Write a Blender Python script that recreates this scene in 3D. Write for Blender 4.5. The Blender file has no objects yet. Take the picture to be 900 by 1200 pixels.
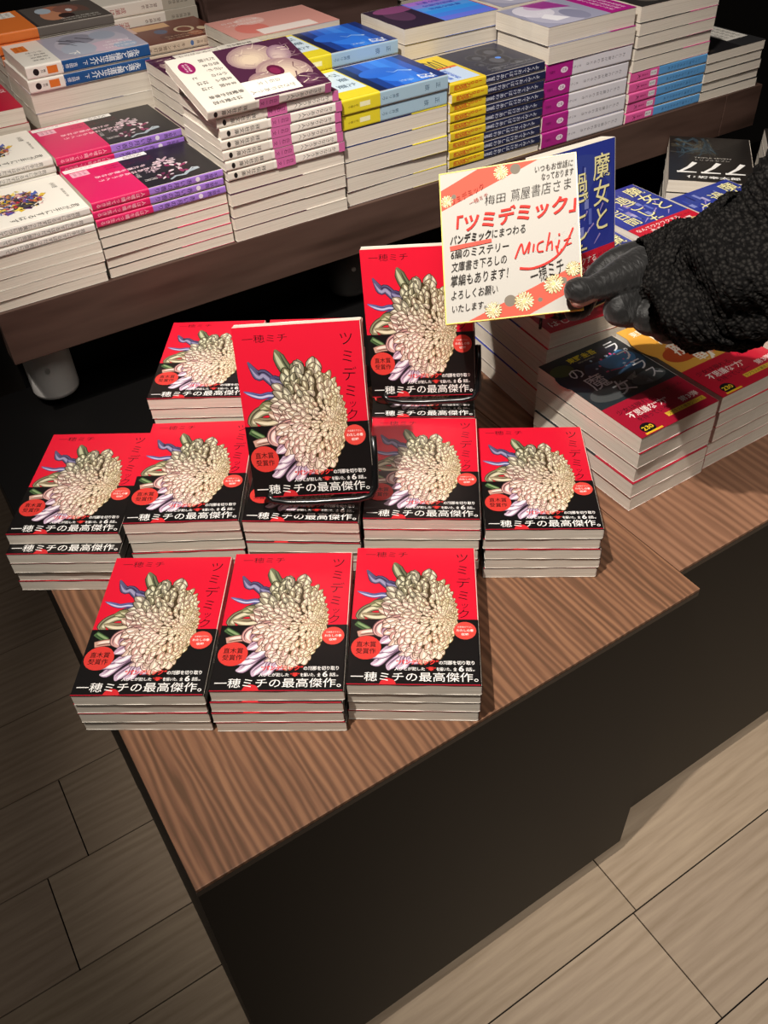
import bpy, math, random
from mathutils import Vector, Matrix, noise
random.seed(7)
SC = bpy.context.scene
COL = SC.collection
ZT = .535                       # height of the low table tops above the floor
V = Vector

# ------------------------------------------------------------------ camera, world, lights, exposure
cam = bpy.data.cameras.new('camera'); cam_o = bpy.data.objects.new('camera', cam); COL.objects.link(cam_o)
cam.sensor_fit = 'HORIZONTAL'; cam.sensor_width = 36; cam.lens = 36 * 1012.1 / 900; cam.clip_start = .02
RX = V((.84185, -.53850, -.03617)); RY = V((-.38973, -.56018, -.73096)); RZ = V((.37336, .62946, -.68146))
cm = Matrix((RX, -RY, -RZ)).transposed().to_4x4()
CAM = V((-.01127, -.30437, .60405 + ZT)); cm.translation = CAM
cam_o.matrix_world = cm
SC.camera = cam_o
SC.view_settings.view_transform = 'Standard'; SC.view_settings.look = 'None'
SC.view_settings.gamma = 1; SC.view_settings.use_curve_mapping = False
SC.view_settings.exposure = 0

w = bpy.data.worlds.new('shop'); SC.world = w; w.use_nodes = True
w.node_tree.nodes['Background'].inputs[0].default_value = (1, .86, .74, 1)
w.node_tree.nodes['Background'].inputs[1].default_value = .02

def spot(name, loc, tgt, energy, size, blend=.6, rad=.04, col=(1, .925, .83)):
    l = bpy.data.lights.new(name, 'SPOT'); l.energy = energy; l.spot_size = math.radians(size)
    l.spot_blend = blend; l.shadow_soft_size = rad; l.color = col
    o = bpy.data.objects.new(name, l); COL.objects.link(o)
    o.location = V(loc) + V((0, 0, ZT)); d = V(tgt) - V(loc)
    o.rotation_euler = d.to_track_quat('-Z', 'Y').to_euler()
    return o
spot('key_spotlight', (-.47, -.15, 2.0), (.54, .265, .05), 218, 41, .85, .02)
spot('floor_spotlight', (1.25, -.95, 2.0), (.80, -.28, -.53), 150, 40, .9, .05)
spot('shelf_spotlight', (-.55, -.30, 2.1), (.80, .92, .25), 125, 42, .8, .04)
al = bpy.data.lights.new('fill_area', 'AREA'); al.energy = 14; al.size = 1.2; al.color = (1, .93, .85)  # unseen soft fill light, added high behind the camera
ao = bpy.data.objects.new('fill_area', al); COL.objects.link(ao); ao.location = (.1, -.9, 2.7)
ao.rotation_euler = (V((.4, .3, ZT)) - ao.location).to_track_quat('-Z', 'Y').to_euler()

# ------------------------------------------------------------------ helpers
def lin(h):
    if not isinstance(h, str): return h
    r = [int(h[i:i + 2], 16) / 255 for i in (0, 2, 4)]
    return tuple(x / 12.92 if x <= .04045 else ((x + .055) / 1.055) ** 2.4 for x in r)

def material(name, col=None, rough=.5, spec=.5, build=None):
    m = bpy.data.materials.new(name); m.use_nodes = True
    nt = m.node_tree; b = nt.nodes['Principled BSDF']
    if col: b.inputs['Base Color'].default_value = (*lin(col), 1)
    b.inputs['Roughness'].default_value = rough; b.inputs['Specular IOR Level'].default_value = spec
    if build: build(nt, b)
    return m
def N(nt, t, **kw):
    n = nt.nodes.new(t)
    for k, v in kw.items():
        if k in n.inputs: n.inputs[k].default_value = v
        else: setattr(n, k, v)
    return n
def ramp(nt, fac, stops):
    r = nt.nodes.new('ShaderNodeValToRGB'); e = r.color_ramp.elements
    while len(e) < len(stops): e.new(.5)
    for i, (p, c) in enumerate(stops): e[i].position = p; e[i].color = (*lin(c), 1)
    nt.links.new(fac, r.inputs[0]); return r.outputs[0]
def coords(nt, scale, kind='Object', rot=(0, 0, 0)):
    tc = nt.nodes.new('ShaderNodeTexCoord'); mp = nt.nodes.new('ShaderNodeMapping')
    mp.inputs['Scale'].default_value = scale; mp.inputs['Rotation'].default_value = rot
    nt.links.new(tc.outputs[kind], mp.inputs[0]); return mp.outputs[0]
def bump(nt, b, h, strength=.2, dist=.001):
    bp = N(nt, 'ShaderNodeBump', Strength=strength, Distance=dist)
    nt.links.new(h, bp.inputs['Height']); nt.links.new(bp.outputs[0], b.inputs['Normal'])

def _ink(nt, b):
    a = N(nt, 'ShaderNodeAttribute', attribute_name='ink')
    nt.links.new(a.outputs['Color'], b.inputs['Base Color'])
    b.inputs['Coat Weight'].default_value = .22; b.inputs['Coat Roughness'].default_value = .22
M_ink = material('printed_paper', rough=.42, spec=.4, build=_ink)
def _matte(nt, b):
    a = N(nt, 'ShaderNodeAttribute', attribute_name='ink')
    nt.links.new(a.outputs['Color'], b.inputs['Base Color'])
M_matte = material('matte_card', rough=.85, spec=.2, build=_matte)
def _pages(nt, b):
    n1 = N(nt, 'ShaderNodeTexNoise', Scale=1.0, Detail=3.0)
    nt.links.new(coords(nt, (10, 10, 2600)), n1.inputs['Vector'])
    c = ramp(nt, n1.outputs['Fac'], [(.25, 'c2b7a8'), (.5, 'd8cfc2'), (.75, 'e2dacd')])
    nt.links.new(c, b.inputs['Base Color']); bump(nt, b, n1.outputs['Fac'], .12, .0003)
M_pages = material('page_edges', rough=.9, spec=.15, build=_pages)

def _wood(dark, mid, light, sx, sy, band=9.0, rough=.45):
    def f(nt, b):
        n0 = N(nt, 'ShaderNodeTexNoise', Scale=1.0, Detail=2.0)
        nt.links.new(coords(nt, (sx * .25, sy * .25, 3)), n0.inputs['Vector'])
        wv = N(nt, 'ShaderNodeTexWave', Scale=band, Distortion=7.0, Detail=3.0)
        wv.inputs['Detail Scale'].default_value = 1.4
        wv.bands_direction = 'X' if sx > sy else 'Y'
        nt.links.new(coords(nt, (1 if sx > sy else .12, .12 if sx > sy else 1, 1)), wv.inputs['Vector'])
        fine = N(nt, 'ShaderNodeTexNoise', Scale=1.0, Detail=4.0)
        nt.links.new(coords(nt, (sx, sy, 60)), fine.inputs['Vector'])
        mx = N(nt, 'ShaderNodeMix'); mx.data_type = 'FLOAT'; mx.inputs[0].default_value = .55
        nt.links.new(wv.outputs['Fac'], mx.inputs[2]); nt.links.new(fine.outputs['Fac'], mx.inputs[3])
        m2 = N(nt, 'ShaderNodeMix'); m2.data_type = 'FLOAT'; m2.inputs[0].default_value = .35
        nt.links.new(mx.outputs[0], m2.inputs[2]); nt.links.new(n0.outputs['Fac'], m2.inputs[3])
        c = ramp(nt, m2.outputs[0], [(.28, dark), (.48, mid), (.72, light)])
        nt.links.new(c, b.inputs['Base Color']); bump(nt, b, fine.outputs['Fac'], .25, .0006)
    return f
M_table = material('walnut_table', rough=.5, spec=.3, build=_wood('5c412f', '73503c', '8f674c', 260, 7, 44))
M_table2 = material('walnut_table_plain', rough=.5, spec=.3, build=_wood('664836', '7a5743', '8c664f', 260, 8, 30))
M_fascia = material('dark_walnut', rough=.5, spec=.3, build=_wood('2c1f19', '43312a', '57423a', 8, 190, 14))
M_board = material('riser_walnut', rough=.55, spec=.3, build=_wood('3c2a23', '55403a', '68504a', 8, 220, 20))
def _oak(nt, b):
    geo = N(nt, 'ShaderNodeAttribute', attribute_name='ink')
    fine = N(nt, 'ShaderNodeTexNoise', Scale=1.0, Detail=5.0, Roughness=.6)
    nt.links.new(coords(nt, (9, 130, 1)), fine.inputs['Vector'])
    wv = N(nt, 'ShaderNodeTexWave', Scale=20.0, Distortion=9.0, Detail=2.0); wv.bands_direction = 'Y'
    nt.links.new(coords(nt, (.15, 1, 1)), wv.inputs['Vector'])
    mx = N(nt, 'ShaderNodeMix'); mx.data_type = 'FLOAT'; mx.inputs[0].default_value = .82
    nt.links.new(wv.outputs['Fac'], mx.inputs[2]); nt.links.new(fine.outputs['Fac'], mx.inputs[3])
    c = ramp(nt, mx.outputs[0], [(.2, '84725e'), (.5, '948270'), (.8, 'a2907c')])
    mul = N(nt, 'ShaderNodeMix'); mul.data_type = 'RGBA'; mul.blend_type = 'MULTIPLY'; mul.inputs[0].default_value = 1
    nt.links.new(c, mul.inputs[6]); nt.links.new(geo.outputs['Color'], mul.inputs[7])
    nt.links.new(mul.outputs[2], b.inputs['Base Color']); bump(nt, b, fine.outputs['Fac'], .2, .0006)
M_oak = material('oak_floor', rough=.6, spec=.3, build=_oak)
M_black = material('black_panel', '090808', .5, .25)
M_edge = material('dark_edge', '2a211c', .4, .5)
M_dark = material('dark_gap', '0b0908', .9, .1)
M_wire = material('black_wire', '0e0e0f', .25, .6)
M_grey = material('grey_plastic', 'd6d2ce', .5, .4)
M_grey_shaded = material('shaded_grey_plastic', '3a3735', .5, .4)  # grey plastic darkened in colour to stand in for shade under the shelf
M_metal = material('screw_metal', 'c8c4be', .3, .6); M_metal.node_tree.nodes['Principled BSDF'].inputs['Metallic'].default_value = .8
M_skin = material('skin', 'b98a7c', .55, .4); M_skin.node_tree.nodes['Principled BSDF'].inputs['Subsurface Weight'].default_value = .05
def _glove(nt, b):
    n1 = N(nt, 'ShaderNodeTexNoise', Scale=1.0, Detail=3.0, Distortion=.8)
    nt.links.new(coords(nt, (190, 70, 70), rot=(0, .5, .6)), n1.inputs['Vector'])
    bump(nt, b, n1.outputs['Fac'], .55, .003); b.inputs['Sheen Weight'].default_value = .25
M_glove = material('black_nylon', '141313', .55, .35, _glove)
def _knit(nt, b):
    n1 = N(nt, 'ShaderNodeTexVoronoi', Scale=1.0)
    nt.links.new(coords(nt, (330, 330, 330)), n1.inputs['Vector'])
    n2 = N(nt, 'ShaderNodeTexNoise', Scale=900.0, Detail=2.0)
    c = ramp(nt, n1.outputs['Distance'], [(.1, '302e2c'), (.6, '0e0d0d')])
    nt.links.new(c, b.inputs['Base Color']); bump(nt, b, n1.outputs['Distance'], .8, .002)
M_knit = material('black_knit', '0c0b0b', .95, .1, _knit)

class MB:
    def __init__(s): s.v = []; s.f = []; s.c = []; s.m = []
    def face(s, pts, col='ffffff', mi=0):
        n = len(s.v); s.v += [tuple(p) for p in pts]; s.f.append(tuple(range(n, n + len(pts)))); s.c.append(lin(col)); s.m.append(mi)
    def mesh_part(s, vs, fs, col='ffffff', mi=0):
        n = len(s.v); s.v += [tuple(p) for p in vs]; c = lin(col)
        for f in fs: s.f.append(tuple(i + n for i in f)); s.c.append(c); s.m.append(mi)
    def box(s, x0, x1, y0, y1, z0, z1, col='ffffff', mi=0):
        vs = [(x, y, z) for z in (z0, z1) for y in (y0, y1) for x in (x0, x1)]
        s.mesh_part(vs, [(0, 2, 3, 1), (4, 5, 7, 6), (0, 1, 5, 4), (2, 6, 7, 3), (0, 4, 6, 2), (1, 3, 7, 5)], col, mi)
    def tube(s, pts, r, col='ffffff', n=10, mi=0, cap=True):
        pts = [V(p) for p in pts]; k = len(pts)
        rs = r if isinstance(r, (list, tuple)) else [r] * k
        up = None; vs = []
        for i, p in enumerate(pts):
            t = (pts[min(i + 1, k - 1)] - pts[max(i - 1, 0)]).normalized()
            if up is None:
                up = V((0, 0, 1)) if abs(t.z) < .9 else V((1, 0, 0))
            a = (up - t * up.dot(t)).normalized(); up = a; b = t.cross(a)
            for j in range(n):
                g = 2 * math.pi * j / n; vs.append(p + (a * math.cos(g) + b * math.sin(g)) * rs[i])
        fs = [(i * n + j, i * n + (j + 1) % n, (i + 1) * n + (j + 1) % n, (i + 1) * n + j) for i in range(k - 1) for j in range(n)]
        if cap: fs += [tuple(range(n - 1, -1, -1)), tuple((k - 1) * n + j for j in range(n))]
        s.mesh_part(vs, fs, col, mi)
    def data(s, name, mats, smooth=False):
        me = bpy.data.meshes.new(name); me.from_pydata(s.v, [], s.f)
        for m in (mats if isinstance(mats, (list, tuple)) else [mats]): me.materials.append(m)
        at = me.attributes.new('ink', 'FLOAT_COLOR', 'CORNER'); buf = []
        for f, c in zip(s.f, s.c): buf += [*c, 1.0] * len(f)
        at.data.foreach_set('color', buf)
        me.polygons.foreach_set('material_index', s.m)
        if smooth: me.polygons.foreach_set('use_smooth', [True] * len(s.f))
        me.update(); return me
    def build(s, name, mats, parent=None, smooth=False):
        return link(name, s.data(name, mats, smooth), parent)

def link(name, me, parent=None):
    o = bpy.data.objects.new(name, me); COL.objects.link(o)
    if parent: o.parent = parent
    return o
def empty(name, loc, rotz=0):
    o = bpy.data.objects.new(name, None); COL.objects.link(o); o.empty_display_size = .02
    o.location = loc; o.rotation_euler = (0, 0, rotz); return o
def tag(o, label=None, cat=None, group=None, kind=None):
    if label: o['label'] = label
    if cat: o['category'] = cat
    if group: o['group'] = group
    if kind: o['kind'] = kind
    return o
def bevel(o, wd, seg=2):
    m = o.modifiers.new('bevel', 'BEVEL'); m.width = wd; m.segments = seg; m.limit_method = 'ANGLE'; return o

# ------------------------------------------------------------------ text as flat print
_tc = {}
def glyphs(s, bold=0.0):
    k = (s, bold)
    if k not in _tc:
        cu = bpy.data.curves.new('t', 'FONT'); cu.body = s; cu.resolution_u = 2; cu.offset = bold
        ob = bpy.data.objects.new('t', cu); me = bpy.data.meshes.new_from_object(ob)
        vs = [(v.co.x, v.co.y) for v in me.vertices]; fs = [tuple(p.vertices) for p in me.polygons]
        bpy.data.objects.remove(ob); bpy.data.curves.remove(cu); bpy.data.meshes.remove(me)
        xs = [v[0] for v in vs] or [0, 1]; ys = [v[1] for v in vs] or [0, 1]
        _tc[k] = (vs, fs, (min(xs), min(ys), max(xs), max(ys)))
    return _tc[k]

class Ink:
    """prints flat coloured shapes (millimetres) on a surface given by at(x, y, lift) -> point"""
    def __init__(s, mb, at, dz=.6e-6, z0=3e-5): s.mb = mb; s.at = at; s.z = z0; s.dz = dz
    def poly(s, pts, col):
        s.z += s.dz; s.mb.face([s.at(x, y, s.z) for x, y in pts], col)
    def rect(s, x0, y0, x1, y1, col): s.poly([(x0, y0), (x1, y0), (x1, y1), (x0, y1)], col)
    def ell(s, cx, cy, rx, ry, col, rot=0, n=22):
        c, q = math.cos(rot), math.sin(rot); P = []
        for i in range(n):
            g = 2 * math.pi * i / n; a, b = rx * math.cos(g), ry * math.sin(g); P.append((cx + a * c - b * q, cy + a * q + b * c))
        s.poly(P, col)
    def stroke(s, pts, w0, w1, col, cap=True):
        n = len(pts); L = []; Rr = []
        for i, (x, y) in enumerate(pts):
            x0, y0 = pts[max(0, i - 1)]; x1, y1 = pts[min(n - 1, i + 1)]
            d = math.hypot(x1 - x0, y1 - y0) or 1; nx, ny = -(y1 - y0) / d, (x1 - x0) / d
            ww = (w0 + (w1 - w0) * i / (n - 1)) / 2
            L.append((x + nx * ww, y + ny * ww)); Rr.append((x - nx * ww, y - ny * ww))
        s.z += s.dz
        for i in range(n - 1):
            s.mb.face([s.at(*q, s.z) for q in (Rr[i], Rr[i + 1], L[i + 1], L[i])], col)
    def put(s, t, f, col, bold=0):
        vs, fs, bb = glyphs(t, bold); s.z += s.dz
        s.mb.mesh_part([s.at(*f(x, y, bb), s.z) for x, y in vs], fs, col)
    def fit(s, t, x0, y0, x1, y1, col, rot=0, bold=0, shear=0):
        cx, cy = (x0 + x1) / 2, (y0 + y1) / 2; c, q = math.cos(rot), math.sin(rot)
        def f(x, y, b):
            a = ((x - b[0]) / (b[2] - b[0] + 1e-9) - .5) * (x1 - x0); e = ((y - b[1]) / (b[3] - b[1] + 1e-9) - .5) * (y1 - y0)
            a += e * shear
            return cx + a * c - e * q, cy + a * q + e * c
        s.put(t, f, col, bold)
    def char(s, t, cx, cy, size, col, rot=0, bold=0):
        c, q = math.cos(rot), math.sin(rot)
        s.put(t, lambda x, y, b: (cx + ((x - .47) * c - (y - .36) * q) * size, cy + ((x - .47) * q + (y - .36) * c) * size), col, bold)
    def column(s, t, x, ytop, size, pitch, col, bold=0):
        for i, ch in enumerate(t):
            if ch != ' ': s.char(ch, x, ytop - size / 2 - i * pitch, size, col, 0, bold)
    def spine(s, t, stop, size, col, T, pitch=None, bold=0, tc=None):
        for i, ch in enumerate(t):
            if ch != ' ': s.char(ch, stop - size / 2 - i * (pitch or size), (tc or T / 2), size, col, -math.pi / 2, bold)

# ------------------------------------------------------------------ the chrysanthemum print
def flower(top, obi, split, rnd, k=1.0):
    """incurved chrysanthemum; petals whose middle lies under `split` go on the band"""
    def ink(y): return obi if (obi and y < split) else top
    def leaf(cx, cy, ang, ln, wd, bend, col, line, hi):
        I = ink(cy)
        def shape(l, w_, sh):
            P = []; n = 7; c, q = math.cos(ang), math.sin(ang)
            mid = []
            for i in range(n):
                t = i / (n - 1); a = (t - .45) * l + sh; off = bend * (t - .3) ** 2 * l
                hw = w_ * .5 * max(.05, math.sin(math.pi * (.06 + .90 * t ** 1.25))) ** .7
                mid.append((a, off, hw))
            for a, o, h in mid: P.append((a, o + h))
            for a, o, h in reversed(mid): P.append((a, o - h))
            return [(cx + a * c - b * q, cy + a * q + b * c) for a, b in P]
        I.poly(shape(ln * 1.1, wd * 1.22, 0), line); I.poly(shape(ln, wd, 0), col); I.poly(shape(ln * .56, wd * .36, ln * .15), hi)
    def mixc(a, b, t):
        a, b = lin(a), lin(b); return tuple(x + (y - x) * t for x, y in zip(a, b))
    def petal(pts, wd, line, col, hi):
        y = sum(p[1] for p in pts) / len(pts); I = ink(y)
        # smooth the path
        Q = []
        for i in range(len(pts) - 1):
            p0, p1, p2, p3 = pts[max(i - 1, 0)], pts[i], pts[i + 1], pts[min(i + 2, len(pts) - 1)]
            for j in range(5):
                t = j / 5
                Q.append(tuple(.5 * (2 * p1[d] + (p2[d] - p0[d]) * t + (2 * p0[d] - 5 * p1[d] + 4 * p2[d] - p3[d]) * t * t + (3 * p1[d] - p0[d] - 3 * p2[d] + p3[d]) * t ** 3) for d in (0, 1)))
        Q.append(pts[-1])
        n = len(Q)
        def strip(k, dx, t0, t1, c):
            A = Q[int(n * t0):max(int(n * t0) + 3, int(n * t1))]; m = len(A); L = []; R_ = []
            for i, (x, y) in enumerate(A):
                x0, y0 = A[max(0, i - 1)]; x1, y1 = A[min(m - 1, i + 1)]; d = math.hypot(x1 - x0, y1 - y0) or 1; nx, ny = -(y1 - y0) / d, (x1 - x0) / d
                t = i / (m - 1); hw = wd * k * .5 * min(1, (1 - t) * 4 + .18) * (.72 + .38 * math.sin(math.pi * (.25 + .6 * t))) * (min(1, t * 6 + .25) if t0 else 1)
                L.append((x + nx * (hw + dx), y + ny * (hw + dx))); R_.append((x - nx * (hw - dx), y - ny * (hw - dx)))
            I.z += I.dz
            for i in range(m - 1): I.mb.face([I.at(*q, I.z) for q in (R_[i], R_[i + 1], L[i + 1], L[i])], c)
        strip(1.35, 0, 0, 1, line); strip(1.1, 0, 0, 1, col); strip(.42, wd * .18, .15, .95, hi); strip(.16, -wd * .28, .1, .9, line)
    # loose petals on the left
    petal([(40, 92), (30, 103), (22, 111), (17, 110), (10, 122)], 6.0, '2c2440', '5a5478', '9b94b4')
    petal([(46, 100), (42, 112), (38, 120), (34, 131)], 7.5, '33362a', '6c6f52', 'b9bb98')
    petal([(40, 88), (26, 93), (16, 92), (3, 97)], 3.6, '2a2850', '6a6ca6', 'c4c2dc')
    petal([(30, 90), (22, 87), (20, 84)], 3.2, '2a2850', '50508c', '9c9cc8')
    petal([(46, 80), (34, 78), (20, 80), (11, 76), (7, 69), (11, 66)], 6.5, '40382c', '8d8668', 'd8d0b4')
    petal([(46, 72), (32, 71), (20, 69), (8, 72)], 6.0, '4a3c30', '9a8a6c', 'e2d6ba')
    petal([(4, 62), (10, 58), (17, 54)], 4.2, '22331f', '4c6a40', '88a070')
    petal([(6, 50), (14, 52), (24, 53), (36, 56)], 5.0, '5b3c38', 'c99c8c', 'f0dcd0')
    petal([(46, 64), (34, 64), (24, 60), (22, 53), (27, 47)], 6.0, '5b3a40', 'd2a09a', 'f4e0dc')
    petal([(50, 56), (40, 54), (32, 46), (24, 41)], 7.0, '6a4a5c', 'c8a4bc', 'f3e6ee')
    for pts in ([(54, 40), (44, 40), (34, 34), (24, 22), (18, 20)], [(50, 44), (40, 40), (28, 30), (20, 29), (15, 25)], [(58, 38), (50, 34), (42, 27), (34, 19), (32, 14)],
                [(62, 36), (54, 30), (46, 26), (44, 19), (38, 16)], [(66, 38), (60, 30), (54, 24), (50, 25), (47, 20)], [(70, 40), (66, 30), (60, 25), (55, 26)], [(52, 48), (42, 45), (34, 36), (26, 33)]):
        petal(pts, 6.0, '6b5068', 'cdb2c8', 'f6eef4')
    for pts, wd, c3 in (([(48, 84), (36, 86), (24, 84), (14, 82)], 7, ('3a3a24', '7c7a54', 'c8c6a0')), ([(44, 78), (30, 82), (18, 86)], 5, ('3c3826', '8a8460', 'd4cfae')), ([(48, 76), (38, 72), (28, 74), (22, 78)], 6, ('503830', 'b08c78', 'ecd8c8')),
                       ([(44, 104), (34, 104), (27, 108)], 6, ('2c2440', '4c4870', '8c86ac')), ([(46, 96), (38, 96), (31, 99)], 6, ('2a2850', '5a5a94', 'a8a8cc')), ([(46, 68), (36, 66), (30, 62), (30, 56)], 6, ('5b3a40', 'c89890', 'f2deda')), ([(48, 60), (38, 60), (31, 54), (26, 50)], 7, ('5a3c4a', 'b994a8', 'efe0ea'))):
        petal(pts, wd, *c3)
    cx, cy, a, b = 57.5, 72, 28.5, 47
    fx, fy = 74, 68
    def dist(th):
        lo, hi = 0, 120
        for _ in range(24):
            m = (lo + hi) / 2; x, y = fx + m * math.cos(th), fy + m * math.sin(th)
            q = ((x - cx) / a) ** 2 + ((y - cy) / b) ** 2 + .10 * ((x - cx) / a) * ((y - cy) / b)
            if q < 1: lo = m
            else: hi = m
        return lo
    for I, lo, hi_ in ((top, split, 999), (obi or top, -999, split)):
        P = [(cx + .93 * a * math.cos(g), cy + .93 * b * math.sin(g)) for g in [2 * math.pi * i / 60 for i in range(60)]]
        P = [(x, min(max(y, lo), hi_)) for x, y in P]; I.poly(P, '43351f')
    rows = 17
    for r in range(rows):
        rho = 1.0 - r / rows; n = int((9 + 36 * rho) * k)
        for i in range(n):
            th = 2 * math.pi * (i + .5 * (r % 2) + rnd.uniform(-.28, .28)) / n
            d = dist(th); rr = max(.03, (rho - .035 + rnd.uniform(-.025, .025))) * d
            x, y = fx + rr * math.cos(th), fy + rr * math.sin(th)
            u = max(0, min(1, (x - 30) / 54)); vtop = max(0, min(1, (y - 70 + 14 * rnd.random()) / 36)) * (1 - max(0, u - .35) * 1.1); vbot = max(0, min(1, (44 - y) / 22)) * (1 - u)
            q = rnd.random()
            col = mixc('d09c94', 'd8be70', u ** 1.3); col = mixc(col, 'eed2c6' if q < .4 else ('c08a86' if q < .62 else 'd2bfa6'), .55); col = mixc(col, '6a6540', vtop * .95); col = mixc(col, 'd2b2c6', vbot * .7)
            hi = mixc('fdeee8', 'fbf2d0', u); hi = mixc(hi, 'cfd0ac', vtop * .75)
            line = mixc('5c342c', '6c5420', u); line = mixc(line, '24210f', vtop)
            ls = (3.4 + 6.6 * rho * min(1.2, d / 48)) * rnd.uniform(.8, 1.2); ws = ls * rnd.uniform(.46, .62) + .5
            leaf(x, y, th + rnd.uniform(-.45, .45) + .6 * math.sin(th * 2 + .4) * rho, ls, ws, rnd.uniform(-.9, .9), mixc(col, 'ffffff', rnd.uniform(0, .16)), line, hi)

# ------------------------------------------------------------------ cover prints
def blobs(I, lst):
    for x, y, rx, ry, c, *r in lst: I.ell(x, y, rx, ry, c, r[0] if r else 0)
def jot(I, x0, y0, x1, y1, n, col, t='日本語小説文庫物語新刊発売中', vertical=False, bold=0):
    """lines of small print"""
    rnd = random.Random(int(x0 * 31 + y0 * 17 + n))
    for i in range(n):
        if vertical:
            x = x0 + (x1 - x0) * (i + .5) / n; pw = (x1 - x0) / n * .62
            m = max(2, int((y1 - y0) / pw * .9))
            for j in range(m):
                if rnd.random() < .95: I.char(rnd.choice(t), x, y1 - pw / 2 - j * pw, pw, col, 0, bold)
        else:
            h = (y1 - y0) / n; y = y1 - h * (i + .5)
            I.fit(''.join(rnd.choice(t) for _ in range(max(3, int((x1 - x0) / h * 1.2)))), x0, y - h * .32, x1 - rnd.uniform(0, .2) * (x1 - x0), y + h * .32, col, 0, bold)

def art_red(F, S, O, OS, W, H, T):
    F.fit('一穂ミチ', 8, 137.5, 45, 144.0, '2a070b', 0, -.006)
    for ch, y, sz in zip('ツミデミック', (141, 126.5, 111.5, 97, 84.5, 76), (12.5, 12.5, 13, 12.5, 8, 11)):
        F.char(ch, 93 + (1 if sz < 9 else 0), y - sz * .36, sz, '1e0508', -.05, -.007)
    flower(F, O, 66, random.Random(11))
    if not O: return
    O.rect(0, 0, W - 1.5, .8, 'b8142c'); O.poly([(32 + 6.5 * math.cos(math.pi * i / 12), .2 + 6 * math.sin(math.pi * i / 12)) for i in range(13)], 'd22a30')
    O.ell(13.5, 36, 12.2, 12.0, 'd83a34'); O.fit('直木賞', 5.5, 36.6, 21.5, 42.2, '2b0d0b', 0, .01); O.fit('受賞作', 5.5, 29.8, 21.5, 35.4, '2b0d0b', 0, .01)
    O.ell(93.5, 54, 9.2, 9.2, 'e0483f'); O.fit('文庫書き下ろし', 87.5, 57, 99.5, 58.6, 'f7e8e2'); O.fit('わたしの春', 86.5, 52.8, 100.5, 55.6, 'f7e8e2', 0, .02); O.fit('収録', 90.4, 48.8, 96.6, 51.4, 'f7e8e2', 0, .02)
    O.fit('“パンデミック”', 38, 19.2, 71.5, 24.6, 'e63a34', 0, .035, .15); O.fit('の刹那を切り取り', 72, 19.4, 100, 23.4, 'f2efec', 0, .022)
    O.fit('人びとが犯した', 37, 13.6, 61, 17.0, 'f2efec', 0, .022); O.fit('“罪”', 62, 13.6, 69.5, 17.2, 'e63a34', 0, .03); O.fit('を描いた、全', 70, 13.4, 86, 17.0, 'f2efec', 0, .022)
    O.fit('6', 87.4, 13.0, 91.6, 18.4, 'f2efec', 0, .02); O.fit('話。', 93, 13.4, 100, 17.0, 'f2efec', 0, .01)
    O.fit('一穂ミチの最高傑作。', 3.0, 3.2, 102.5, 12.0, 'f6f3ef', 0, .004)
    OS.spine('一穂ミチ', 60, 6.5, 'e9e5e2', T); S.spine('ツミデミック', 140, 8, '18070a', T)

def lap_band(O):
    O.fit('少女は現れる。', 8, 38, 60, 45, '3a0c16', 0, .004); O.fit('不思議な“力”', 14, 27, 66, 37, 'f0e2dc', 0, .012); O.fit('を持っている―', 18, 19, 64, 26, '4a1020', 0, .004)
    O.rect(46, 10, 98, 16, 'd9b23a'); O.fit('ラプラスの魔女シリーズ', 48, 11, 96, 15, '3a1a10')
    O.fit('第3弾', 74, 19, 98, 27, 'e8d8d2', 0, .01); O.fit('かどぶん', 70, 42, 98, 46, '2a0a12')
    O.ell(17, 9, 8.5, 7.4, '161214'); O.fit('230', 10.5, 6.4, 23.5, 12.2, 'f0c92a', 0, .02); O.rect(8, 1.2, 30, 3.6, 'e8ba2c')
def art_lap(F, S, O, OS, W, H, T):
    blobs(F, [(40, 110, 44, 34, '1d2733'), (66, 104, 36, 26, '27425c'), (76, 112, 22, 16, '3f78a8'), (52, 74, 50, 16, '2a2d30'), (30, 72, 26, 13, '46494a'), (80, 70, 22, 10, '50585c'), (14, 128, 14, 10, '4c5a34'), (60, 130, 30, 10, '182034')])
    rnd = random.Random(3)
    for _ in range(16): F.ell(rnd.uniform(40, 92), rnd.uniform(96, 126), rnd.uniform(.8, 2.2), rnd.uniform(.8, 2), rnd.choice(['d8608a', 'e0a0c0', 'b8d8f0', 'e8508a']))
    F.stroke([(56, 100), (70, 97), (86, 101)], 1.4, .4, 'd8386a')
    for _ in range(9):
        x, y = rnd.uniform(40, 92), rnd.uniform(64, 84); F.poly([(x, y), (x + rnd.uniform(5, 12), y + rnd.uniform(2, 7)), (x + rnd.uniform(2, 10), y - rnd.uniform(3, 7))], rnd.choice(['767c80', '5a6064', '8d9494']))
    F.fit('東野圭吾', 30, 133, 68, 142, 'e6cf2c', 0, .02); F.fit('KEIGO HIGASHINO', 38, 128.5, 60, 130.5, 'c9c4a8')
    for ch, x, y, sz in (('ラ', 88, 133, 21), ('プ', 89, 113, 20), ('ラ', 88, 92, 21), ('ス', 90, 74, 18), ('の', 22, 116, 20), ('魔', 30, 93, 26), ('女', 46, 72, 24)): F.char(ch, x, y, sz, 'e4e6ea', .05, .004)
    lap_band(O)
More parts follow.
